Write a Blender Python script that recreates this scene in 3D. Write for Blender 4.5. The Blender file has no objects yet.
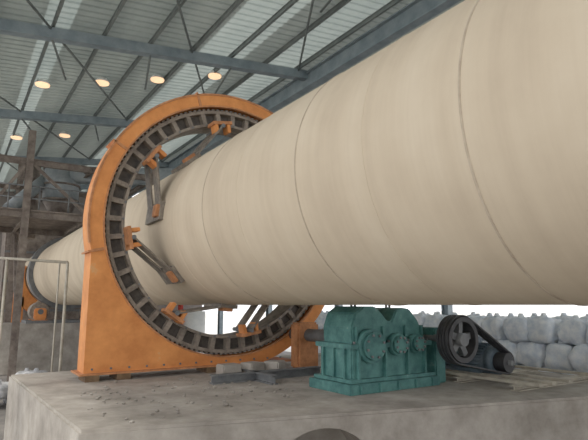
import bpy, bmesh, math, random
from mathutils import Vector, Matrix, noise, Euler
random.seed(4)
S=bpy.context.scene
def lin(c):
    return tuple(((v/255)/12.92 if v/255<=.04045 else ((v/255+.055)/1.055)**2.4) for v in c)+(1,)
def mat(name,c1,c2=None,scale=3,rough=.7,metal=0,bump=.0,stretch=(1,1,1),detail=6,c3=None,trans=0):
    m=bpy.data.materials.new(name); m.use_nodes=True
    nt=m.node_tree; N=nt.nodes; L=nt.links; b=N['Principled BSDF']
    b.inputs['Roughness'].default_value=rough; b.inputs['Metallic'].default_value=metal
    tc=N.new('ShaderNodeTexCoord'); mp=N.new('ShaderNodeMapping'); mp.inputs['Scale'].default_value=stretch
    L.new(tc.outputs['Object'],mp.inputs[0])
    n=N.new('ShaderNodeTexNoise'); n.inputs['Scale'].default_value=scale; n.inputs['Detail'].default_value=detail; n.inputs['Roughness'].default_value=.65
    L.new(mp.outputs[0],n.inputs[0])
    r=N.new('ShaderNodeValToRGB'); r.color_ramp.elements[0].position=.35; r.color_ramp.elements[1].position=.65
    r.color_ramp.elements[0].color=lin(c1); r.color_ramp.elements[1].color=lin(c2 or c1)
    if c3:
        e=r.color_ramp.elements.new(.72); e.color=lin(c3)
    L.new(n.outputs[0],r.inputs[0]); L.new(r.outputs[0],b.inputs['Base Color'])
    if bump:
        bp=N.new('ShaderNodeBump'); bp.inputs['Strength'].default_value=bump; bp.inputs['Distance'].default_value=.03
        L.new(n.outputs[0],bp.inputs['Height']); L.new(bp.outputs[0],b.inputs['Normal'])
    if trans:
        t=N.new('ShaderNodeBsdfTranslucent');L.new(r.outputs[0],t.inputs[0])
        x=N.new('ShaderNodeMixShader');x.inputs[0].default_value=trans
        L.new(b.outputs[0],x.inputs[1]);L.new(t.outputs[0],x.inputs[2]);L.new(x.outputs[0],N['Material Output'].inputs[0])
    return m
M={}
M['orange']=mat('orange_paint',(200,122,62),(228,148,80),2.2,.75,0,.15,c3=(216,164,112))
M['orange_d']=mat('orange_paint_dusty',(158,104,66),(202,136,88),6,.8,0,.1)
M['gear']=mat('greasy_cast_steel',(108,98,88),(150,138,124),8,.7,.0,.3)
M['web']=mat('gear_web_steel',(56,51,47),(88,80,72),6,.7,.0,.2)
M['steel']=mat('dark_steel',(88,90,92),(116,118,118),5,.6,.1,.1)
M['truss']=mat('truss_paint',(102,116,124),(130,142,148),2,.6,.0,.0)
M['purlin']=mat('purlin_paint',(88,96,96),(112,118,116),2,.6,.0,.0)
M['roof']=mat('roof_sheet',(134,143,139),(162,169,163),.5,.6,.0,.0,(1,.3,1),trans=.11)
M['sky']=mat('translucent_sheet',(140,150,146),(170,178,172),.5,.6,.0,.0,(1,.3,1),trans=.34)
M['conc']=mat('concrete',(130,123,114),(172,165,155),1.8,.9,0,.6,detail=12,c3=(192,187,178))
M['floor']=mat('floor_concrete',(96,92,88),(130,124,118),.8,.9,0,.3)
M['teal']=mat('teal_paint',(44,92,90),(76,126,120),6,.65,0,.25,c3=(122,148,138))
M['black']=mat('black_rubber',(34,34,37),(58,58,60),6,.6)
M['bluegrey']=mat('motor_paint',(62,78,90),(92,106,114),5,.5,.0)
M['rail']=mat('dusty_channel',(150,144,130),(184,176,160),5,.8)
M['bag']=mat('woven_bag',(204,216,230),(248,251,254),4,.7,0,.4)
M['bag2']=mat('dusty_bag',(140,142,146),(196,196,196),4,.8,0,.4)
M['wall']=mat('sheet_wall',(104,96,92),(130,122,116),1.2,.8)
M['rust']=mat('rusty_duct',(90,79,72),(134,123,113),3,.8,.0,.2)
M['duct']=mat('grey_duct',(120,130,134),(154,160,162),2,.6,.0)
M['wood']=mat('timber_block',(92,70,50),(120,96,70),8,.9)
M['red']=mat('red_paint',(170,50,44),(200,74,60),3,.6)
M['white']=mat('white_paint',(220,222,220),(240,240,236),3,.6)
M['ground']=mat('pale_ground',(190,188,182),(222,220,212),.3,.9)
M['spring']=mat('spring_plate',(96,88,80),(140,130,116),7,.7,.0,.2)
M['seam']=mat('weld_seam',(166,150,130),(190,175,154),5,.8,.0,.3)
def kilnmat():
    m=bpy.data.materials.new('dusty_kiln_shell'); m.use_nodes=True
    nt=m.node_tree;N=nt.nodes;L=nt.links;b=N['Principled BSDF'];b.inputs['Roughness'].default_value=.9
    b.inputs['Specular IOR Level'].default_value=.2
    tc=N.new('ShaderNodeTexCoord')
    def nz(sc,st,det=5,ro=.6):
        mp=N.new('ShaderNodeMapping');mp.inputs['Scale'].default_value=st
        L.new(tc.outputs['Object'],mp.inputs[0]);n=N.new('ShaderNodeTexNoise')
        n.inputs['Roughness'].default_value=ro
        n.inputs['Scale'].default_value=sc;n.inputs['Detail'].default_value=det;L.new(mp.outputs[0],n.inputs[0]);return n
    a=nz(1.0,(.06,2.2,.06),6,.65); c=nz(.8,(1,1,1),10,.6); d=nz(1.4,(1.6,1.4,.3),8,.65)
    def mix(x,y,f):
        mx=N.new('ShaderNodeMix');mx.data_type='FLOAT';mx.inputs[0].default_value=f
        L.new(x,mx.inputs[2]);L.new(y,mx.inputs[3]);return mx.outputs[0]
    v=mix(mix(a.outputs[0],c.outputs[0],.45),d.outputs[0],.2)
    r=N.new('ShaderNodeValToRGB');e=r.color_ramp.elements
    e[0].position=.34;e[0].color=lin((180,163,141));e[1].position=.66;e[1].color=lin((211,197,174))
    q=e.new(.5);q.color=lin((198,182,158))
    L.new(v,r.inputs[0]);L.new(r.outputs[0],b.inputs['Base Color'])
    bp=N.new('ShaderNodeBump');bp.inputs['Strength'].default_value=.15;bp.inputs['Distance'].default_value=.02
    L.new(v,bp.inputs['Height']);L.new(bp.outputs[0],b.inputs['Normal'])
    return m
M['kiln']=kilnmat()
def emi():
    m=bpy.data.materials.new('warm_lamp_glass');m.use_nodes=True
    b=m.node_tree.nodes['Principled BSDF'];b.inputs['Base Color'].default_value=lin((255,220,180))
    b.inputs['Emission Color'].default_value=lin((255,206,160));b.inputs['Emission Strength'].default_value=1.0;return m
M['lamp']=emi()

def obj(name,me,m=None,parent=None):
    o=bpy.data.objects.new(name,me);S.collection.objects.link(o)
    if m: me.materials.append(M[m] if isinstance(m,str) else m)
    if parent: o.parent=parent
    return o
def empty(name):
    o=bpy.data.objects.new(name,None);S.collection.objects.link(o);return o
def bm2(name,bm,m,parent=None,smooth=False):
    bmesh.ops.recalc_face_normals(bm,faces=bm.faces)
    me=bpy.data.meshes.new(name);bm.to_mesh(me);bm.free()
    if smooth:
        for p in me.polygons:p.use_smooth=True
    return obj(name,me,m,parent)
def box(name,c,s,m,parent=None,rot=(0,0,0),bevel=0):
    bm=bmesh.new();bmesh.ops.create_cube(bm,size=1)
    bmesh.ops.scale(bm,vec=s,verts=bm.verts)
    if bevel: bmesh.ops.bevel(bm,geom=bm.edges[:],offset=bevel,segments=2,affect='EDGES')
    bmesh.ops.transform(bm,matrix=Matrix.Translation(c)@Euler(rot).to_matrix().to_4x4(),verts=bm.verts)
    return bm2(name,bm,m,parent)
def rod(name,a,b,r,m,parent=None,seg=16,r2=None,smooth=True):
    a=Vector(a);b=Vector(b);d=b-a
    bm=bmesh.new();bmesh.ops.create_cone(bm,cap_ends=True,segments=seg,radius1=r,radius2=r if r2 is None else r2,depth=d.length)
    q=d.to_track_quat('Z','Y').to_matrix().to_4x4()
    bmesh.ops.transform(bm,matrix=Matrix.Translation((a+b)/2)@q,verts=bm.verts)
    o=bm2(name,bm,m,parent)
    if smooth:
        for p in o.data.polygons:
            if len(p.vertices)==4:p.use_smooth=True
    return o
def beam(name,a,b,w,h,m,parent=None):
    a=Vector(a);b=Vector(b);d=(b-a);d.normalize()
    up=Vector((0,0,1)) if abs(d.z)<.95 else Vector((0,1,0))
    s=d.cross(up).normalized();u=s.cross(d)
    bm=bmesh.new();vs=[]
    for p in(a,b):
        for i,j in((-1,-1),(1,-1),(1,1),(-1,1)):vs.append(bm.verts.new(p+s*w/2*i+u*h/2*j))
    bm.faces.new(vs[:4]);bm.faces.new(vs[4:])
    for i in range(4):bm.faces.new((vs[i],vs[(i+1)%4],vs[4+(i+1)%4],vs[4+i]))
    return bm2(name,bm,m,parent)
def ibeam(name,a,b,w,h,t,m,parent=None):
    a=Vector(a);b=Vector(b);d=(b-a).normalized()
    up=Vector((0,0,1)) if abs(d.z)<.95 else Vector((0,1,0))
    s=d.cross(up).normalized();u=s.cross(d)
    pr=[(-w/2,-h/2),(w/2,-h/2),(w/2,-h/2+t),(t/2,-h/2+t),(t/2,h/2-t),(w/2,h/2-t),(w/2,h/2),(-w/2,h/2),(-w/2,h/2-t),(-t/2,h/2-t),(-t/2,-h/2+t),(-w/2,-h/2+t)]
    bm=bmesh.new();A=[bm.verts.new(a+s*x+u*y) for x,y in pr];B=[bm.verts.new(b+s*x+u*y) for x,y in pr]
    bm.faces.new(A);bm.faces.new(B)
    n=len(pr)
    for i in range(n):bm.faces.new((A[i],A[(i+1)%n],B[(i+1)%n],B[i]))
    return bm2(name,bm,m,parent)
def lathe(name,prof,cx,cz,m,parent=None,seg=96,closed=True,smooth=True,a0=0,a1=2*math.pi):
    bm=bmesh.new();rings=[];full=abs(a1-a0-2*math.pi)<1e-6
    n=seg if full else seg+1
    for i in range(n):
        a=a0+(a1-a0)*i/seg
        rings.append([bm.verts.new((cx+r*math.cos(a),y,cz+r*math.sin(a))) for r,y in prof])
    k=len(prof)
    for i in range(seg):
        A=rings[i];B=rings[(i+1)%n]
        for j in range(k if closed else k-1):
            bm.faces.new((A[j],A[(j+1)%k],B[(j+1)%k],B[j]))
    if not full and closed: bm.faces.new(rings[0]);bm.faces.new(rings[-1])
    o=bm2(name,bm,m,parent,smooth)
    if smooth:
        md=o.modifiers.new('e','EDGE_SPLIT');md.split_angle=math.radians(35)
    return o

EYE=2.9;R=1.5;KX=4.5;KZ=4.4;GY=9.3;PT=1.68
# ---------------- kiln ----------------
kiln=empty('rotary_kiln')
bm=bmesh.new();SEG=128
ys=[-10+i*.5 for i in range(0,84)]
prev=None
for y in ys:
    ring=[bm.verts.new((KX+R*math.cos(2*math.pi*i/SEG),y,KZ+R*math.sin(2*math.pi*i/SEG))) for i in range(SEG)]
    if prev:
        for i in range(SEG):bm.faces.new((prev[i],prev[(i+1)%SEG],ring[(i+1)%SEG],ring[i]))
    else: bm.faces.new(ring)
    prev=ring
bm.faces.new(prev)
o=bm2('shell',bm,'kiln',kiln)
for p in o.data.polygons:
    if len(p.vertices)==4:p.use_smooth=True
sy=[-4.2,-2.0,.2,2.3,3.4,4.5,5.9,7.0,8.2,11,13.2,15.4,17.6,19.8,22]
for i,y in enumerate(sy):
    big=y in(7.0,4.5,2.3)
    h=.010 if big else .005
    w_=.016
    lathe('weld_seam_%d'%i,[(R-.01,y-w_),(R+h*.7,y-w_*.5),(R+h,y),(R+h*.7,y+w_*.5),(R-.01,y+w_)],KX,KZ,'seam' if big else 'kiln',kiln,seg=96,closed=False)
# ---------------- supports ----------------
def station(y,top):
    p=empty('kiln_support_station')
    lathe('tyre',[(R-.01,y-.3),(R+.2,y-.3),(R+.2,y+.3),(R-.01,y+.3)],KX,KZ,'steel',p)
    for s in(-1,1):
        a=math.radians(-90+s*32);rr=R+.2+.42
        x=KX+rr*math.cos(a);z=KZ+rr*math.sin(a)
        lathe('roller_%d'%s,[(.0001,y-.35),(.40,y-.35),(.42,y-.3),(.42,y+.3),(.40,y+.35),(.0001,y+.35)],x,z,'gear',p,seg=40,closed=False)
        rod('shaft_%d'%s,(x,y-.75,z),(x,y+.75,z),.12,'steel',p)
        for t in(-1,1):
            box('bearing_%d_%d'%(s,t),(x,y+t*.6,z-.1),(.5,.25,.5),'orange',p,bevel=.05)
            box('pedestal_%d_%d'%(s,t),(x,y+t*.6,(z-.35+top+.12)/2),(.62,.3,z-.35-top-.12),'orange_d',p)
    box('base_frame',(KX,y,top+.06),(3.4,1.8,.12),'steel',p)
    box('concrete_pier',(KX-.2,y,top/2),(5.2,2.4,top),'conc',bevel=.04)
station(26.2,2.1)
station(-7,1.6)
hood=empty('kiln_inlet_hood')
box('hood_body',(KX-.1,33.4,4.0),(4.4,3.0,8.0),'rust',hood,bevel=.1)
for i in range(5):box('stiffener_%d'%i,(KX-.1,31.88,1+i*1.6),(4.4,.1,.12),'steel',hood)
sc=empty('tail_seal_cover')
lathe('cover',[(R+.05,28.6),(R+.72,28.6),(R+.72,29.2),(R+.05,29.2)],KX,KZ,'orange',sc,a0=math.radians(165),a1=math.radians(235),seg=32)
box('cover_leg',(KX-1.75,28.9,1.65),(.5,.6,3.3),'orange',sc)
# ---------------- main concrete pier ----------------
poly=[(1.16,5.55),(3.95,4.72),(9.3,3.2),(9.3,11.0),(.98,10.6)]
bm=bmesh.new()
v0=[bm.verts.new((x,y,0)) for x,y in poly];v1=[bm.verts.new((x,y,PT)) for x,y in poly]
bm.faces.new(v0);bm.faces.new(v1);n=len(poly)
for i in range(n):bm.faces.new((v0[i],v0[(i+1)%n],v1[(i+1)%n],v1[i]))
bmesh.ops.recalc_face_normals(bm,faces=bm.faces)
bmesh.ops.bevel(bm,geom=[e for e in bm.edges if (e.verts[0].co.z>1 and e.verts[1].co.z>1)],offset=.03,segments=2,affect='EDGES')
pier=bm2('concrete_pier',bm,'conc')
bm=bmesh.new();bmesh.ops.create_cone(bm,cap_ends=True,segments=64,radius1=.70,radius2=.70,depth=1.6)
TM=Matrix.Translation((3.62,4.85,.84))@Matrix.Rotation(math.radians(-16.5),4,'Z')@Matrix.Rotation(math.pi/2,4,'X')
bmesh.ops.transform(bm,matrix=TM,verts=bm.verts)
cut=bm2('cut',bm,'conc')
md=pier.modifiers.new('b','BOOLEAN');md.operation='DIFFERENCE';md.object=cut;md.solver='EXACT'
dg=bpy.context.evaluated_depsgraph_get();me=bpy.data.meshes.new_from_object(pier.evaluated_get(dg))
pier.modifiers.clear();pier.data=me;bpy.data.objects.remove(cut)
# ---------------- girth gear guard ----------------
guard=empty('girth_gear_guard')
ro=2.69;ri=2.46;F=GY-.36;BK=GY+.12;BZ=2.59
def outl(a):
    c,s=math.cos(a),math.sin(a)
    d=ro
    if s<0 and c<0:
        d=max(ro,min(2.62/max(1e-6,-c),BZ/max(1e-6,-s)))
    if s<0: d=min(d,BZ/(-s))
    return d
K=240;bm=bmesh.new();L4=[]
corner=math.pi+math.atan2(BZ,2.62)
angs=sorted([2*math.pi*i/K for i in range(K)]+[corner])
for a in angs:
    c,s=math.cos(a),math.sin(a);d=outl(a)
    L4.append([bm.verts.new((KX+r*c,y,KZ+r*s)) for r,y in((ri,F+.03),(ri,F),(d,F),(d,BK),(ri,BK),(ri,BK-.03))])
for i in range(len(angs)):
    A=L4[i];B=L4[(i+1)%len(angs)]
    for j in range(5):bm.faces.new((A[j],A[j+1],B[j+1],B[j]))
g=bm2('casing',bm,'orange',guard)
md=g.modifiers.new('s','SOLIDIFY');md.thickness=.015;md.offset=0
lathe('edge_angle',[(ro-.012,F-.02),(ro+.025,F-.02),(ro+.025,F+.04),(ro-.012,F+.04)],KX,KZ,'orange_d',guard,a0=math.radians(-20),a1=math.radians(190),seg=96)
lathe('inner_lip',[(ri-.015,F-.025),(ri+.012,F-.025),(ri+.012,F+.05),(ri-.015,F+.05)],KX,KZ,'orange_d',guard)
for i,a in enumerate([20,63,108,150,193]):
    a=math.radians(a);c,s=math.cos(a),math.sin(a)
    box('joint_flange_%d'%i,(KX+(ro+.0)*c,(F+BK)/2,KZ+(ro+.0)*s),(.12,BK-F+.04,.03),'orange_d',guard,rot=(0,-a,0))
    box('joint_strap_%d'%i,(KX+(ri+ro)/2*c,F-.012,KZ+(ri+ro)/2*s),(.22,.02,.05),'orange_d',guard,rot=(0,-a,0))
for i in range(14):
    box('base_bolt_%d'%i,(KX-2.5+i*.3,F-.015,KZ-BZ+.06),(.03,.03,.03),'steel',guard)
box('base_plate',(KX-.65,GY-.1,KZ-BZ-.015),(4.1,.7,.03),'orange_d',guard)
zt=KZ-BZ-.03
for i,x in enumerate([2.0,2.5,4.1,4.7,5.3]):
    box('packing_block_%d'%i,(x,GY-.2,(PT+zt)/2),(.22,.5,zt-PT),'wood',guard)
# ---------------- girth gear ----------------
gear=empty('girth_gear')
W=.27
lathe('outer_rim',[(2.34,GY-W),(2.40,GY-W),(2.40,GY+W),(2.34,GY+W)],KX,KZ,'gear',gear)
lathe('inner_rim',[(2.08,GY-W),(2.13,GY-W),(2.13,GY+W),(2.08,GY+W)],KX,KZ,'gear',gear)
lathe('web',[(2.12,GY-.12),(2.35,GY-.12),(2.35,GY-.06),(2.12,GY-.06)],KX,KZ,'web',gear)
for i in range(44):
    a=2*math.pi*i/44;c,s=math.cos(a),math.sin(a)
    box('rib_%d'%i,(KX+2.235*c,GY,KZ+2.235*s),(.23,2*W-.04,.085),'gear',gear,rot=(0,-a,0))
    rod('rim_bolt_%d'%i,(KX+2.105*c,GY-W-.02,KZ+2.105*s),(KX+2.105*c,GY-W,KZ+2.105*s),.02,'steel',gear,6)
bm=bmesh.new()
for i in range(150):
    a=2*math.pi*i/150
    mt=Matrix.Translation((KX+2.412*math.cos(a),GY,KZ+2.412*math.sin(a)))@Matrix.Rotation(-a,4,'Y')
    bmesh.ops.create_cube(bm,size=1,matrix=mt@Matrix.Diagonal((.04,2*W,.05,1)))
bm2('teeth',bm,'gear',gear)
for i in range(8):
    a=math.radians(10+45*i);c,s=math.cos(a),math.sin(a)
    P=Vector((KX+2.01*c,GY-.1,KZ+2.01*s))
    a2=a+math.radians(29);Q=Vector((KX+1.53*math.cos(a2),GY-.1,KZ+1.53*math.sin(a2)))
    rad=Vector((c,0,s))
    for k,yy in enumerate((-.22,.22)):
        d=(Q-P);l=d.length
        ang=math.atan2(d.z,d.x)
        box('spring_plate_%d_%d'%(i,k),(P+Q)/2+Vector((0,yy-.1,0)),(l,.26,.03),'spring',gear,rot=(0,-ang,0))
    box('shell_pad_%d'%i,Q+Vector((0,-.1,0)),(.07,.8,.34),'spring',gear,rot=(0,-a2,0))
    box('shell_clamp_%d'%i,Q+Vector((0,-.34,0))+Vector((math.cos(a2),0,math.sin(a2)))*.06,(.07,.2,.22),'orange_d',gear,rot=(0,-a2,0),bevel=.01)
    for k in(-1,1):
        box('clevis_%d_%d'%(i,k),P+Vector((0,-.32,0))+Vector((-s,0,c))*k*.13-rad*.02,(.22,.22,.07),'orange',gear,rot=(0,-a,0),bevel=.01)
    rod('pin_%d'%i,P+Vector((0,-.46,0)),P+Vector((0,.3,0)),.04,'steel',gear)
    box('bracket_%d'%i,P+Vector((0,-.3,0))+rad*.06,(.06,.3,.4),'orange_d',gear,rot=(0,-a,0))
# ---------------- gear reducer ----------------
red=empty('gear_reducer')
x0,x1,y0,y1=4.70,6.34,5.62,6.50
zb=PT+.14;zm=zb+.50
box('bed_frame',((x0+x1)/2,(y0+y1)/2,PT+.07),(x1-x0+.16,y1-y0+.1,.14),'teal',red,bevel=.01)
for i in range(5):box('bed_gusset_%d'%i,(x0+.1+i*.36,y0-.055,PT+.07),(.03,.05,.12),'teal',red)
box('lower_case',((x0+x1)/2,(y0+y1)/2,(zb+zm)/2),(x1-x0-.1,y1-y0-.14,zm-zb),'teal',red,bevel=.02)
box('split_flange',((x0+x1)/2,(y0+y1)/2,zm),(x1-x0,y1-y0-.02,.07),'teal',red,bevel=.008)
box('foot_flange',((x0+x1)/2,(y0+y1)/2,zb+.03),(x1-x0+.04,y1-y0,.05),'teal',red)
pr=[(4.80,zm),(4.78,zm+.26),(4.86,zm+.46),(5.02,zm+.56),(5.24,zm+.56),(5.38,zm+.46),(5.49,zm+.34),(5.57,zm+.34),(5.67,zm+.50),(5.80,zm+.54),(5.96,zm+.52),(6.14,zm+.34),(6.23,zm+.16),(6.24,zm)]
bm=bmesh.new();A=[bm.verts.new((x,y0+.1,z)) for x,z in pr];B=[bm.verts.new((x,y1-.1,z)) for x,z in pr]
bm.faces.new(A);bm.faces.new(B);n=len(pr)
for i in range(n):bm.faces.new((A[i],A[(i+1)%n],B[(i+1)%n],B[i]))
bmesh.ops.recalc_face_normals(bm,faces=bm.faces)
bmesh.ops.bevel(bm,geom=bm.edges[:],offset=.018,segments=2,affect='EDGES')
bm2('upper_case',bm,'teal',red)
for i,(x,r) in enumerate([(5.08,.24),(5.60,.16),(5.99,.14)]):
    rod('bearing_boss_%d'%i,(x,y0+.12,zm),(x,y0-.02,zm),r,'teal',red,32)
    rod('bearing_cap_%d'%i,(x,y0-.02,zm),(x,y0-.07,zm),r*.82,'teal',red,32)
    for k in range(8):
        a=k*math.pi/4+.3
        rod('cap_bolt_%d_%d'%(i,k),(x+r*.66*math.cos(a),y0-.07,zm+r*.66*math.sin(a)),(x+r*.66*math.cos(a),y0-.095,zm+r*.66*math.sin(a)),.018,'steel',red,6)
for i,x in enumerate([4.85,5.36,5.82,6.18]):
    box('case_rib_%d'%i,(x,y0+.06,(zb+zm)/2),(.035,.1,zm-zb),'teal',red)
    box('top_rib_%d'%i,(x,y0+.085,zm+.15),(.03,.06,.24),'teal',red)
for i in range(12):
    rod('flange_bolt_%d'%i,(x0+.08+i*.134,y0+.045,zm+.035),(x0+.08+i*.134,y0+.045,zm+.07),.02,'steel',red,6)
for i in range(3):box('side_rib_%d'%i,(x0+.06,y0+.2+i*.25,(zb+zm)/2),(.1,.035,zm-zb),'teal',red)
for i,x in enumerate((5.12,5.84)):
    lathe('lifting_eye_%d'%i,[(.025,y0+.44),(.05,y0+.44),(.05,y0+.47),(.025,y0+.47)],x,zm+.58-.02*i,'steel',red,seg=16)
rod('output_shaft',(5.9,y1-.1,zm),(5.9,8.9,zm),.12,'steel',red)
rod('coupling',(5.9,6.9,zm),(5.9,7.25,zm),.26,'orange_d',red,32)
box('pinion_bearing',(5.9,8.5,(PT+zm)/2+.12),(.5,.3,zm-PT+.24),'orange_d',red,bevel=.04)
# input pulley
pul=empty('belt_pulley')
PX,PY,PZ=6.52,5.28,2.38
rod('pulley_shaft',(PX,PY-.1,PZ),(PX,y1-.2,PZ),.06,'steel',pul)
lathe('rim',[(.27,PY-.12),(.34,PY-.12),(.34,PY+.12),(.27,PY+.12)],PX,PZ,'black',pul,seg=48)
rod('hub',(PX,PY-.13,PZ),(PX,PY+.13,PZ),.1,'steel',pul)
for k in range(5):
    a=k*2*math.pi/5+.2
    beam('spoke_%d'%k,(PX+.08*math.cos(a),PY,PZ+.08*math.sin(a)),(PX+.29*math.cos(a),PY,PZ+.29*math.sin(a)),.08,.1,'steel',pul)
box('bearing_stand',(6.6,5.9,(PT+PZ+.16)/2),(.24,.4,PZ-PT+.16),'teal',pul,bevel=.02)
# motor
mo=empty('electric_motor')
MX,MZ=7.6,1.98
rod('body',(MX,5.45,MZ),(MX,6.35,MZ),.25,'bluegrey',mo,32)
for k in range(28):
    a=k*2*math.pi/28
    box('fin_%d'%k,(MX+.265*math.cos(a),5.9,MZ+.265*math.sin(a)),(.05,.8,.012),'bluegrey',mo,rot=(0,-a,0))
rod('end_bell',(MX,5.36,MZ),(MX,5.46,MZ),.22,'bluegrey',mo,32,r2=.26)
rod('fan_cover',(MX,6.34,MZ),(MX,6.55,MZ),.27,'bluegrey',mo,32)
box('terminal_box',(MX-.1,5.8,MZ+.31),(.28,.26,.16),'bluegrey',mo,bevel=.02)
for t in(-1,1):box('foot_%d'%t,(MX+t*.22,5.9,MZ-.15),(.14,.8,.06),'bluegrey',mo)
for t in(-1,1):box('leg_%d'%t,(MX+t*.22,5.9,MZ-.15),(.06,.7,.05),'bluegrey',mo)
rod('shaft',(MX,5.1,MZ),(MX,5.4,MZ),.04,'steel',mo)
lathe('motor_pulley',[(.04,PY-.12),(.15,PY-.12),(.15,PY+.12),(.04,PY+.12)],MX,MZ,'black',mo,seg=32)
belts=empty('drive_belts')
d=Vector((MX-PX,0,MZ-PZ));L=d.length;th=math.atan2(d.z,d.x)
be=math.acos((.35-.16)/L)
for k in range(4):
    yy=PY-.08+k*.053
    bm=bmesh.new();pts=[]
    for j in range(25):
        a=th+be+(2*math.pi-2*be)*j/24;pts.append((PX,PZ,.352,a))
    for j in range(17):
        a=th-be+(2*be)*j/16;pts.append((MX,MZ,.162,a))
    ring=[]
    for (cx,cz,r,a) in pts:
        ring.append([bm.verts.new((cx+(r+e)*math.cos(a),yy+f,cz+(r+e)*math.sin(a))) for e,f in((0,-.018),(.02,-.02),(.02,.02),(0,.018))])
    for i in range(len(ring)):
        A=ring[i];B=ring[(i+1)%len(ring)]
        for j in range(4):bm.faces.new((A[j],A[(j+1)%4],B[(j+1)%4],B[j]))
    bm2('belt_%d'%k,bm,'black',belts)
sb=empty('motor_slide_base')
for i,yy in enumerate((4.6,5.6,6.2)):ibeam('rail_%d'%i,(6.85,yy,PT+.04),(9.1,yy,PT+.04),.14,.08,.015,'rail',sb)
for i,xx in enumerate((7.05,7.38,7.82,8.8)):beam('cross_%d'%i,(xx,4.3,PT+.1),(xx,6.35,PT+.1),.1,.04,'rail',sb)
gd=empty('foundation_girder')
ibeam('girder_a',(3.5,7.6,PT+.07),(5.6,7.6,PT+.07),.14,.14,.02,'steel',gd)
ibeam('girder_b',(4.3,7.0,PT+.07),(4.3,8.6,PT+.07),.12,.14,.02,'steel',gd)
for i in range(3):box('concrete_block_%d'%i,(4.0+i*.45,8.0,PT+.12),(.35,.3,.24),'conc',gd,rot=(0,0,.3*i),bevel=.02)
# ---------------- room ----------------
box('floor',(6,12,-.05),(24,56,.1),'floor')
box('outdoor_ground',(60,20,-.14),(300,300,.06),'ground')
SL=.118;RZ=10.35
def rz(x):return RZ+SL*x if x<13 else RZ+SL*13-(x-13)*SL
ceil=empty('ceiling')
def sheet(name,xa,xb,m,ya=-12,yb=40):
    bm=bmesh.new();y=ya;rows=[]
    pat=[(0,0),(.2,0),(.22,.045),(.28,.045)]
    while y<yb:
        for dy,h in pat:
            rows.append([bm.verts.new((x,y+dy,rz(x)+h)) for x in(xa,xb)])
        y+=.3
    for i in range(len(rows)-1):bm.faces.new((rows[i][0],rows[i][1],rows[i+1][1],rows[i+1][0]))
    return bm2(name,bm,m,ceil)
for i,(a,b,m) in enumerate([(-3,1.4,'roof'),(1.4,2.1,'sky'),(2.1,6.0,'roof'),(6.0,7.6,'sky'),(7.6,8.6,'roof'),(8.6,9.8,'sky'),(9.8,13,'roof'),(13,17.5,'roof')]):
    sheet('sheet_%d'%i,a,b,m)
for i in range(15):
    x=-2.4+i*1.35
    ibeam('purlin_%d'%i,(x,-12,rz(x)-.09),(x,40,rz(x)-.09),.07,.16,.012,'purlin',ceil)
ibeam('runway_beam',(10.1,-12,rz(10.1)-.6),(10.1,40,rz(10.1)-.6),.3,.6,.04,'truss',ceil)
for i,y in enumerate([-7.2,0,7.2,14.4,21.6,28.8,36]):
    t=empty('roof_truss')
    zc=-.36
    beam('chord_a',(-3,y,rz(-3)+zc),(13,y,rz(13)+zc),.28,.3,'truss',t)
    beam('chord_b',(13,y,rz(13)+zc),(17.3,y,rz(17.3)+zc),.28,.3,'truss',t)
    for s,x in((0,17.2),(1,-2.9)):
        ibeam('column_%d'%s,(x,y,0),(x,y,rz(x)-.5),.3,.35,.03,'truss',t)
    if 0<y<36:
        for k in range(4):
            xa=-1.05+k*2.7
            rod('stay_%d'%k,(xa,y,rz(xa)-.5),(xa+.9,y+3.4,rz(xa)-.12),.035,'purlin',t,8)
br=empty('roof_bracing')
for i,y in enumerate([7.2,14.4,21.6,28.8]):
    for k in range(3):
        xa=-2.4+k*4.05;xb=xa+4.05
        rod('brace_%d_%d'%(i,k),(xa,y,rz(xa)-.25),(xb,y+7.2,rz(xb)-.25),.035,'purlin',br,8)
for i,(x,y) in enumerate([(1.95,18.6),(3.73,17.8),(5.4,16.9),(7.15,15.9),(8.84,14.9),(1.8,25.4),(3.67,24.6)]):
    l=empty('high_bay_lamp')
    z=rz(x)+.02
    rod('reflector',(x,y,z-.2),(x,y,z-.03),.25,'white',l,24,r2=.14)
    rod('lens',(x,y,z-.24),(x,y,z-.195),.23,'lamp',l,24)
box('wall_back',(7,39.8,5.6),(20.6,.15,11.2),'wall')
box('wall_right',(17.5,12,7.4),(.12,52,5.2),'wall')
# ---------------- background plant ----------------
pl=empty('preheater_platform')
for i,(x,y) in enumerate([(2.15,22.5),(2.3,27.8),(7.2,22.5),(7.2,27.8)]):
    ibeam('leg_%d'%i,(x,y,0),(x,y,9.9),.26,.26,.03,'rust',pl)
for i,z in enumerate((6.45,8.6)):
    for j,y in enumerate((22.5,27.8)):ibeam('deck_beam_%d_%d'%(i,j),(.3,y,z),(7.4,y,z),.16,.26,.02,'rust',pl)
    for j,x in enumerate((.9,2.2,4.5,7.2)):ibeam('deck_side_%d_%d'%(i,j),(x,22.4,z),(x,28,z),.14,.2,.02,'rust',pl)
box('deck_plate',(3.8,25.2,6.62),(7,5.6,.05),'rust',pl)
for j in range(7):rod('deck_post_%d'%j,(.4+j*1.1,22.45,6.6),(.4+j*1.1,22.45,7.6),.03,'steel',pl,8)
for j in range(2):rod('deck_rail_%d'%j,(.4,22.45,7.1+j*.5),(7.2,22.45,7.1+j*.5),.03,'steel',pl,8)
for j,(a,b) in enumerate([((2.15,22.5,2),(2.3,27.8,6.3)),((2.2,22.5,8.6),(4.5,22.5,6.6)),((0.9,22.5,6.6),(2.1,22.5,8.6))]):
    beam('knee_%d'%j,a,b,.12,.12,'rust',pl)
du=empty('exhaust_duct')
rod('cyclone_body',(3.7,24.6,7.5),(3.7,24.6,9.0),.75,'duct',du,32)
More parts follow.
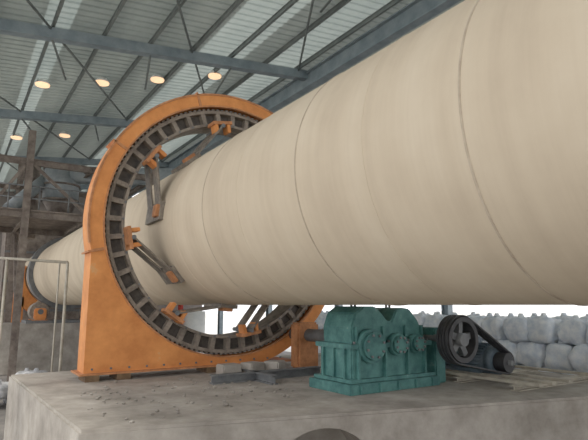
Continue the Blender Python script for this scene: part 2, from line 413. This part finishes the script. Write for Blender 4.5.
rod('cyclone_cone',(3.7,24.6,6.66),(3.7,24.6,7.5),.3,'rust',du,32,r2=.75)
for k,z in enumerate((7.5,8.2,8.95)):rod('cyclone_band_%d'%k,(3.7,24.6,z-.04),(3.7,24.6,z+.04),.8,'rust',du,32)
rod('horizontal_duct',(3.9,24.3,8.7),(9.0,22.0,8.8),.4,'duct',du,24)
rod('vertical_duct',(2.9,28.5,6.2),(2.9,28.5,10.2),.35,'rust',du,24)
rod('sloped_duct',(3.4,25.2,8.9),(1.6,23.2,6.7),.26,'duct',du,24)
hr=empty('handrail')
def zp(a,b,r=.032):rod('tube',a,b,r,'rail',hr,10)
zp((.2,14.2,4.04),(2.15,12.6,3.86));zp((2.15,12.6,3.86),(2.15,12.6,0))
zp((2.0,12.72,3.87),(2.0,12.72,0),.02)
zp((1.0,13.54,3.97),(1.0,13.54,0))
tk=empty('storage_tank')
rod('body',(9.6,23.5,0),(9.6,23.5,2.6),.75,'white',tk,32)
rod('red_band',(9.6,23.5,.9),(9.6,23.5,1.5),.76,'red',tk,32)
rod('pipe',(8.9,22.9,0),(8.9,22.9,3.2),.12,'red',tk,16)
# ---------------- bags ----------------
def bags(name,items,mt='bag',w=.9,h=.85):
    bm=bmesh.new()
    for n_,(x,y,z,r,sc) in enumerate(items):
        b=bmesh.new();bmesh.ops.create_cube(b,size=2);bmesh.ops.subdivide_edges(b,edges=b.edges[:],cuts=7,use_grid_fill=True)
        off=Vector((n_*7.3,n_*1.7,0))
        for v in b.verts:
            q=v.co.copy();l=(abs(q.x)**5+abs(q.y)**5+abs(q.z)**5)**(1/5)
            q=q/l
            nn=noise.noise(q*1.6+off)*.16+noise.noise(q*4+off)*.1
            q=q*(1+nn)
            bulge=1-.14*q.z*q.z
            v.co=Vector((q.x*w/2*bulge*sc,q.y*w/2*bulge*sc,max(-.98,q.z)*h/2*sc))
        b.transform(Matrix.Translation((x,y,z+h/2*sc))@Matrix.Rotation(r,4,'Z'))
        me=bpy.data.meshes.new('t');b.to_mesh(me);b.free();bm.from_mesh(me);bpy.data.meshes.remove(me)
        bmesh.ops.create_cone(bm,segments=8,radius1=.14*sc,radius2=.05,depth=.2,matrix=Matrix.Translation((x,y,z+h*sc-.0)))
    return bm2(name,bm,mt,None,True)
it=[]
for row in range(4):
    for k in range(24):
        for dd in range(2):
            if row==3 and random.random()<.06:continue
            it.append((13.0+dd*.75+random.uniform(-.08,.08),1.6+k*.72+random.uniform(-.06,.06)+(row%2)*.3,row*.64,random.uniform(-.2,.2),random.uniform(.95,1.03)))
bags('bulk_bag_stack',it,'bag',.72,.66)
it=[]
for k in range(30):
    lay=0 if k<18 else 1
    it.append((random.uniform(.3,3.0),random.uniform(17.0,20.5),lay*.28,random.uniform(0,3),random.uniform(.8,1.0)))
bags('cement_bag_pile',it,'bag2',.7,.4)
bm=bmesh.new()
for i in range(260):
    x=random.uniform(1.4,6.5);y=random.uniform(5.6,8.6)
    if x>4.3 and y<6.9:continue
    s=random.uniform(.006,.024)*(1.6 if i%17==0 else 1)
    bmesh.ops.create_icosphere(bm,subdivisions=1,radius=s,matrix=Matrix.Translation((x,y,PT+s*.6))@Matrix.Diagonal((1.3,1,.7,1)))
bm2('concrete_rubble',bm,'conc')
# ---------------- light ----------------
w=bpy.data.worlds.new('w');S.world=w;w.use_nodes=True
bg=w.node_tree.nodes['Background'];bg.inputs[0].default_value=(.97,.975,1,1);bg.inputs[1].default_value=1.7
sd=bpy.data.lights.new('sun','SUN');sd.energy=2.0;sd.angle=math.radians(6);sd.color=(1,.95,.86)
so=bpy.data.objects.new('sun',sd);S.collection.objects.link(so)
so.rotation_euler=Vector((.5,.25,-.9)).to_track_quat('-Z','Y').to_euler()
S.view_settings.view_transform='Standard'
S.view_settings.gamma=1.14
# ---------------- camera ----------------
cd=bpy.data.cameras.new('camera');co=bpy.data.objects.new('camera',cd);S.collection.objects.link(co)
co.location=(0,0,EYE);co.rotation_euler=(math.radians(90+9.46),0,math.radians(-33.6))
cd.sensor_width=36;cd.lens=510/588*36;cd.clip_end=500
S.camera=co
